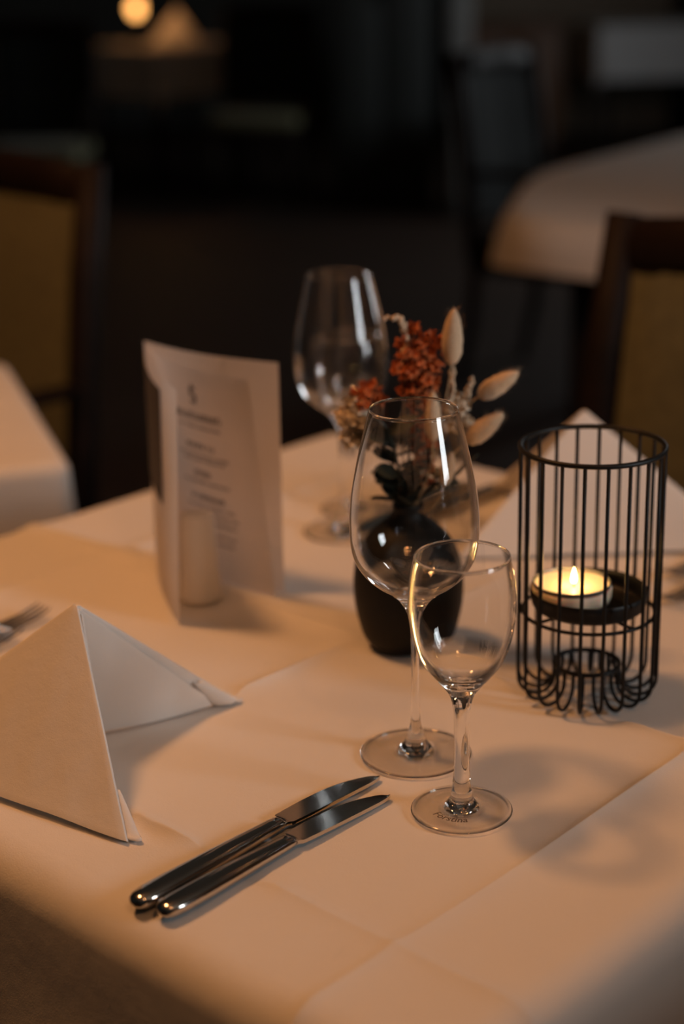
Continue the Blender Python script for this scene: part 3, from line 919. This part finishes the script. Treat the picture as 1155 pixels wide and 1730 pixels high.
def bunny_tail(label, base, tip, rad, j, hair=150, group='bunny tail grasses in the vase', thin=False):
    base, tip = Vector(base), Vector(tip)
    t = thing('bunny_tail_grass', label, 'dried grass', (VASEP[0], VASEP[1], .012), 0, group)
    o0 = t.location
    L = (tip - base).length
    prof = [(0, 0), (rad * .45, L * .03), (rad * .85, L * .16), (rad, L * .36), (rad * .92, L * .58), (rad * .66, L * .79), (rad * .30, L * .94), (0, L)]
    v, f = lathe(catmull(prof, 3), 18)
    rn = random.Random(int(base.x * 1e5))
    v = [(x * (1 + rn.uniform(-.06, .06)), y * (1 + rn.uniform(-.06, .06)), z) for x, y, z in v]
    link_mesh('seed_head', [p - o0 for p in oriented(v, base, tip)], f, BUNNY, t)
    V, F = [], []
    for k in range(hair):
        s = rn.random() ** .8; a = rn.uniform(0, 2 * PI)
        zz = L * (.05 + .93 * s); rr = rad * math.sin(PI * min(.98, max(.06, .12 + .84 * s))) ** .8 * .9
        dirn = Vector((math.cos(a), math.sin(a), 1.4)).normalized()
        p = Vector((rr * math.cos(a), rr * math.sin(a), zz)); q = p + dirn * rn.uniform(.003, .0075)
        w = Vector((-math.sin(a), math.cos(a), 0)) * .00012
        n = len(V); V += [p - w, p + w, q]; F.append((n, n + 1, n + 2))
    o = link_mesh('fuzz', [p - o0 for p in oriented(V, base, tip)], F, BUNNY, t); o['kind'] = 'stuff'
    sp = stem_path(base, j[0], j[1], base - (tip - base).normalized() * .03)
    v, f = tube([p - o0 for p in sp], .0007, 6); link_mesh('stem', v, f, STRAW, t)
    return t

bunny_tail('upright cream bunny tail, tallest of the bouquet', (.0835, YV, .2235), (.0855, YV - .003, .2670), .0079, (.004, 0))
bunny_tail('cream bunny tail leaning farthest to the right', (.1045, YV + .004, .1975), (.1340, YV - .002, .2175), .0075, (.006, .003))
bunny_tail('lower cream bunny tail leaning right beneath another', (.0945, YV - .010, .1660), (.1215, YV - .016, .1900), .0078, (.005, -.004))
bunny_tail('cream bunny tail seen through the tall front glass', (.0690, YV - .018, .1700), (.0690, YV - .018, .2085), .0060, (.002, -.006))
bunny_tail('small cream bunny tail low above the vase mouth', (.0770, YV - .016, .1350), (.0830, YV - .020, .1620), .0055, (.004, -.006), 80)

def wheat(label, pts, rad, j, n=26):
    pts = [Vector(p) for p in pts]
    t = thing('dried_grass_spike', label, 'dried grass', (VASEP[0], VASEP[1], .012), 0, 'thin straw spikes in the vase')
    o0 = t.location
    rn = random.Random(int(pts[0].x * 1e5))
    path = catmull([tuple(p) for p in pts], 6)
    V, F = [], []
    for k in range(n):
        s = k / (n - 1); p = Vector(path[int(s * (len(path) - 1))])
        q = p + Vector((rn.uniform(-1, 1), rn.uniform(-1, 1), rn.uniform(-.3, .5))) * rad * .5
        v, f = sphere(q, rad * (.75 - .35 * s), 6, 4, (1, 1, 1.5)); m = len(V); V += v; F += [tuple(i + m for i in g) for g in f]
    link_mesh('seed_spike', [Vector(p) - o0 for p in V], F, BUNNY, t)
    sp = stem_path(pts[0], j[0], j[1])
    v, f = tube([p - o0 for p in sp], .0006, 6); link_mesh('stem', v, f, STRAW, t)
wheat('thin straw spike drooping left above the rust flowers', [(.0500, YV + .006, .2240), (.0492, YV + .006, .2480), (.0460, YV + .005, .2580), (.0360, YV + .004, .2585)], .0034, (-.003, .004))
wheat('thin straw spike under the tallest bunny tail', [(.0800, YV + .006, .1850), (.0840, YV + .006, .2020), (.0850, YV + .006, .2230)], .0034, (.001, .005))
wheat('thin straw spike between tallest and right bunny tails', [(.0900, YV + .002, .1850), (.0960, YV + .002, .2000), (.1000, YV + .002, .2120)], .0034, (.003, .003))

# rust coloured sprays, each floret a crumpled five-lobed blossom
bm = bmesh.new()
rn = random.Random(3)
for k in range(5):
    a = 2 * PI * k / 5
    c = bm.verts.new((0, 0, -.0008)); l = bm.verts.new((.0030 * math.cos(a - .55), .0030 * math.sin(a - .55), .0012))
    m_ = bm.verts.new((.0046 * math.cos(a), .0046 * math.sin(a), .0008 + rn.uniform(-.0008, .001))); r_ = bm.verts.new((.0030 * math.cos(a + .55), .0030 * math.sin(a + .55), .0012))
    e = bm.verts.new((.0026 * math.cos(a), .0026 * math.sin(a), .0024))
    for q in ((c, l, e), (l, m_, e), (m_, r_, e), (r_, c, e)): bm.faces.new(q)
FLO = bpy.data.meshes.new('floret'); bm.to_mesh(FLO); bm.free()
FLO.materials.append(RUST)
FLOC = FLO.copy(); FLOC.materials.clear(); FLOC.materials.append(CREAMF)

def spray(name, label, cat, top, box_, n, mesh, j, group, seed, smin=.8, smax=1.3, matstem=STRAW):
    t = thing(name, label, cat, (VASEP[0], VASEP[1], .012), 0, group)
    o0 = t.location
    top = Vector(top); sp = stem_path(top, j[0], j[1])
    v, f = tube([p - o0 for p in sp], .0011, 6); link_mesh('stem', v, f, matstem, t)
    rn = random.Random(seed)
    V, F = [], []
    for k in range(n):
        for _ in range(20):
            q = Vector([rn.uniform(-1, 1) for _ in range(3)])
            if q.length < 1: break
        c = Vector((box_[0] + q.x * box_[3], box_[1] + q.y * box_[4], box_[2] + q.z * box_[5]))
        o = bpy.data.objects.new('floret', mesh); COL.objects.link(o); o.parent = t
        o.location = c - o0
        o.rotation_euler = (q.z * -.6 + rn.uniform(-.9, .3) - .3, rn.uniform(-1, 1), rn.uniform(0, 6.28))
        s = rn.uniform(smin, smax); o.scale = (s, s, s)
        # thin twig back to the stem
        near = sp[min(len(sp) - 1, max(4, int(4 + (len(sp) - 5) * rn.uniform(.55, 1))))]
        vv, ff = tube([near - o0, c - o0], .00035, 4); m = len(V); V += vv; F += [tuple(i + m for i in g) for g in ff]
    link_mesh('twigs', V, F, matstem, t)
RG = 'rust flower sprays in the vase'
TWIG = mat('brown_twig', (.10, .035, .018), .8, noise=(60, (.07, .025, .012), (1, 1, 1)))
spray('rust_flower_spray', 'tall rust red flower spray at the heart of the bouquet', 'dried flower', (.0600, YV + .004, .2350), (.0605, YV + .006, .2200, .0185, .016, .0330), 130, FLO, (0, .002), RG, 11, .9, 1.5, TWIG)
spray('rust_flower_spray', 'rust red flower spray to the left, seen past the back glass', 'dried flower', (.0260, YV + .004, .2030), (.0235, YV + .004, .1990, .0160, .012, .0110), 44, FLO, (-.004, .002), RG, 12, .8, 1.3, TWIG)
spray('rust_flower_spray', 'darker rust flower stem low behind the tall front glass', 'dried flower', (.0630, YV - .006, .1800), (.0630, YV - .004, .1640, .0095, .009, .0360), 60, FLO, (.002, -.002), RG, 13, .7, 1.1, TWIG)
spray('cream_flower_spray', 'cream dried flower spray at the left of the bouquet', 'dried flower', (.0150, YV + .006, .1850), (.0120, YV + .006, .1780, .0130, .012, .0200), 46, FLOC, (-.005, .003), 'cream flower sprays in the vase', 14, 1.3, 2.2)
spray('cream_flower_spray', 'cream dried flower spray at the right under the bunny tails', 'dried flower', (.0900, YV + .004, .1860), (.0880, YV + .004, .1830, .0110, .010, .0150), 30, FLOC, (.004, .004), 'cream flower sprays in the vase', 15, 1.0, 1.8)

# dark eucalyptus twigs
def leaf_mesh(L, W, round_):
    V, F = [], []
    n = 8
    for i in range(n + 1):
        s = i / n
        w = W * (math.sin(PI * s) ** (.6 if round_ else .9)) * (1 if round_ else (1 - .35 * s))
        for q in (-1, 0, 1):
            V.append((q * w, s * L, (abs(q) * .0016 - .0025 * s * s)))
    for i in range(n):
        for q in range(2):
            a = i * 3 + q; F.append((a, a + 1, a + 4, a + 3))
    me = bpy.data.meshes.new('leaf'); me.from_pydata(V, [], F); me.update()
    me.polygons.foreach_set('use_smooth', [True] * len(me.polygons)); me.materials.append(EUCA)
    return me
LR_, LL_ = leaf_mesh(.021, .0100, True), leaf_mesh(.040, .0066, False)
def euca(label, top, j, leaves, me, seed, sc=1.0):
    t = thing('eucalyptus_twig', label, 'foliage', (VASEP[0], VASEP[1], .012), 0, 'dark leafy twigs in the vase')
    o0 = t.location
    sp = stem_path(Vector(top), j[0], j[1])
    v, f = tube([p - o0 for p in sp], .0010, 6); link_mesh('stem', v, f, EUCA, t)
    rn = random.Random(seed)
    for k in range(leaves):
        p = sp[3 + int((len(sp) - 4) * k / max(1, leaves - 1))]
        o = bpy.data.objects.new('leaf', me); COL.objects.link(o); o.parent = t
        o.location = p - o0
        side = 1 if k % 2 else -1
        o.rotation_euler = (rn.uniform(.2, .9), rn.uniform(-.4, .4), side * rn.uniform(.9, 1.7) + rn.uniform(-.3, .3) + (PI if rn.random() < .25 else 0))
        s = sc * rn.uniform(.8, 1.15); o.scale = (s, s, s)
euca('dark round-leaved twig on the left above the vase', (.0360, YV - .012, .1760), (-.004, -.005), 16, LR_, 21, 1.1)
euca('dark round-leaved twig low at the vase mouth', (.0430, YV - .016, .1420), (-.002, -.006), 12, LR_, 22, 1.0)
euca('dark narrow-leaved twig reaching low to the right', (.0900, YV - .004, .1300), (.006, .001), 8, LL_, 23)

# ------------------------------------------------------------------ menu card and shaker
P0 = Vector((-.1699, 1.4556)); P1 = Vector((-.1341, 1.2818)); P1t = Vector((-.1265, 1.2811)); P3 = Vector((-.0503, 1.3450)); P3t = Vector((-.0498, 1.3640))
MH = .1955
t = thing('menu_card', 'standing folded menu card with printed inner page', 'menu', (P0.x, P0.y, 0), 0)
O2 = Vector((P0.x, P0.y))
def sheet_obj(name, fn, ns, nz, material, th):
    V = []; F = []
    for i in range(ns + 1):
        for k in range(nz + 1):
            p = fn(i / ns, k / nz); V.append((p.x - P0.x, p.y - P0.y, p.z))
    for i in range(ns):
        for k in range(nz):
            a = i * (nz + 1) + k; F.append((a, a + nz + 1, a + nz + 2, a + 1))
    return link_mesh(name, V, F, material, t)          # single sheets of paper
def wing_left(s, k):
    e = P1.lerp(P1t, k); p = P0.lerp(e, s); n = Vector((-.98, -.20)); p = p + n * (.006 * math.sin(PI * s))
    return Vector((p.x, p.y, .0012 + MH * k))
def wing_right(s, k):
    e = P3.lerp(P3t, k); p = P0.lerp(e, s); n = Vector((-.68, -.73)); p = p + n * (.010 * math.sin(PI * s) * k)
    return Vector((p.x, p.y, .0012 + MH * k))
sheet_obj('front_cover', wing_left, 12, 10, PAPER, .0007)
sheet_obj('back_cover', wing_right, 14, 10, PAPER, .0007)
LE, LEt = Vector((-.0575, 1.3360)), Vector((-.0725, 1.3190))
def leaf(s, k, off=0.0):
    st = P0 + Vector((.004, -.014)); e = LE.lerp(LEt, k); p = st.lerp(e, s); n = Vector((-.70, -.71))
    p = p + n * (.013 * math.sin(PI * s) * (.4 + .6 * k) + off)
    return Vector((p.x, p.y, .0012 + MH * .985 * k))
sheet_obj('inner_page', leaf, 16, 10, PAPER, .0004)
# dark printed field on the outside of the front cover
def band(s, k):
    p = wing_left(.10 + .62 * s, .44 + .50 * k); return Vector((p.x - .0011, p.y - .0003, p.z))
sheet_obj('cover_print', band, 8, 4, PRINT, .0002)
# rows of print on the inner page
WID = .125
def print_row(name, s0, s1, z, h, words, seed):
    rn = random.Random(seed); V, F = [], []
    def quad(a, b, z0, z1):
        n = len(V)
        for s, zz in ((a, z0), (b, z0), (b, z1), (a, z1)):
            p = leaf(s, zz / (MH * .985), .0006); V.append((p.x - P0.x, p.y - P0.y, p.z))
        F.append((n, n + 1, n + 2, n + 3))
    s = s0
    gap = h * .28 / WID
    while s < s1:
        w = h * rn.uniform(.35, .75) / WID
        if rn.random() < words: s += h * .5 / WID
        e = min(s + w, s1)
        st = h * .2 / WID
        quad(s, s + st, z, z + h)                      # letter-like strokes
        quad(e - st, e, z, z + h * rn.choice((1, .6, 1)))
        zz = z + h * rn.choice((0, .42, .82)); quad(s, e, zz, zz + h * .18)
        s = e + gap
    link_mesh(name, V, F, PRINT, t, smooth=False)
V, F = [], []
def lp(s, z): 
    p = leaf(s, z / (MH * .985), .0006); return (p.x - P0.x, p.y - P0.y, p.z)
for (a, b, z0, z1) in ((-.026, .026, .1742, .1762), (-.026, -.006, .1690, .1750), (-.020, .026, .1680, .1700), (.008, .026, .1640, .1690), (-.026, .020, .1622, .1642), (-.006, .006, .1770, .1790)):
    n = len(V); V += [lp(.555 + a, z0), lp(.555 + b, z0), lp(.555 + b, z1), lp(.555 + a, z1)]; F.append((n, n + 1, n + 2, n + 3))
link_mesh('emblem', V, F, PRINT, t, smooth=False)
print_row('heading', .36, .76, .1475, .0058, .0, 1)
for i, (s0, s1, z, h, nm) in enumerate((( .38, .74, .1400, .0022, 'text_line'), (.44, .66, .1215, .0044, 'subheading'), (.36, .78, .1140, .0022, 'text_line'), (.40, .74, .1100, .0022, 'text_line'),
                                     (.48, .62, .0965, .0044, 'subheading'), (.38, .76, .0895, .0022, 'text_line'), (.43, .71, .0745, .0044, 'subheading'), (.38, .78, .0670, .0022, 'text_line'),
                                     (.42, .80, .0600, .0022, 'text_line'), (.44, .78, .0530, .0022, 'text_line'), (.46, .76, .0420, .0022, 'text_line'), (.50, .74, .0350, .0022, 'text_line'))):
    print_row(nm, s0, s1, z, h, .12, 20 + i)

t = thing('salt_shaker', 'small white shaker standing inside the fold of the menu', 'shaker', (-.1205, 1.3380, 0))
lathe_obj('body', [(0, .0004), (.0165, .0004), (.0178, .0016), (.0172, .015), (.0158, .045), (.0148, .066), (.0142, .0705)], PORC, t, 40, 3)
o = lathe_obj('cap', [(.0142, .0705), (.0138, .0740), (.0115, .0768), (.006, .0780), (0, .0782)], PORC, t, 40, 3)
for k in range(5):
    a = 2 * PI * k / 5
    v, f = sphere((.0055 * math.cos(a), .0055 * math.sin(a), .0779), .0009, 6, 4, (1, 1, .3)); link_mesh('hole', v, f, PRINT, o)

# ------------------------------------------------------------------ lift everything from table height to the room floor
for o in list(COL.objects):
    if o.parent is None and o.type not in ('CAMERA', 'LIGHT'):
        o.location.z += TZ
    if o.name.startswith('tablecloth'): o.cycles.is_caustics_receiver = True
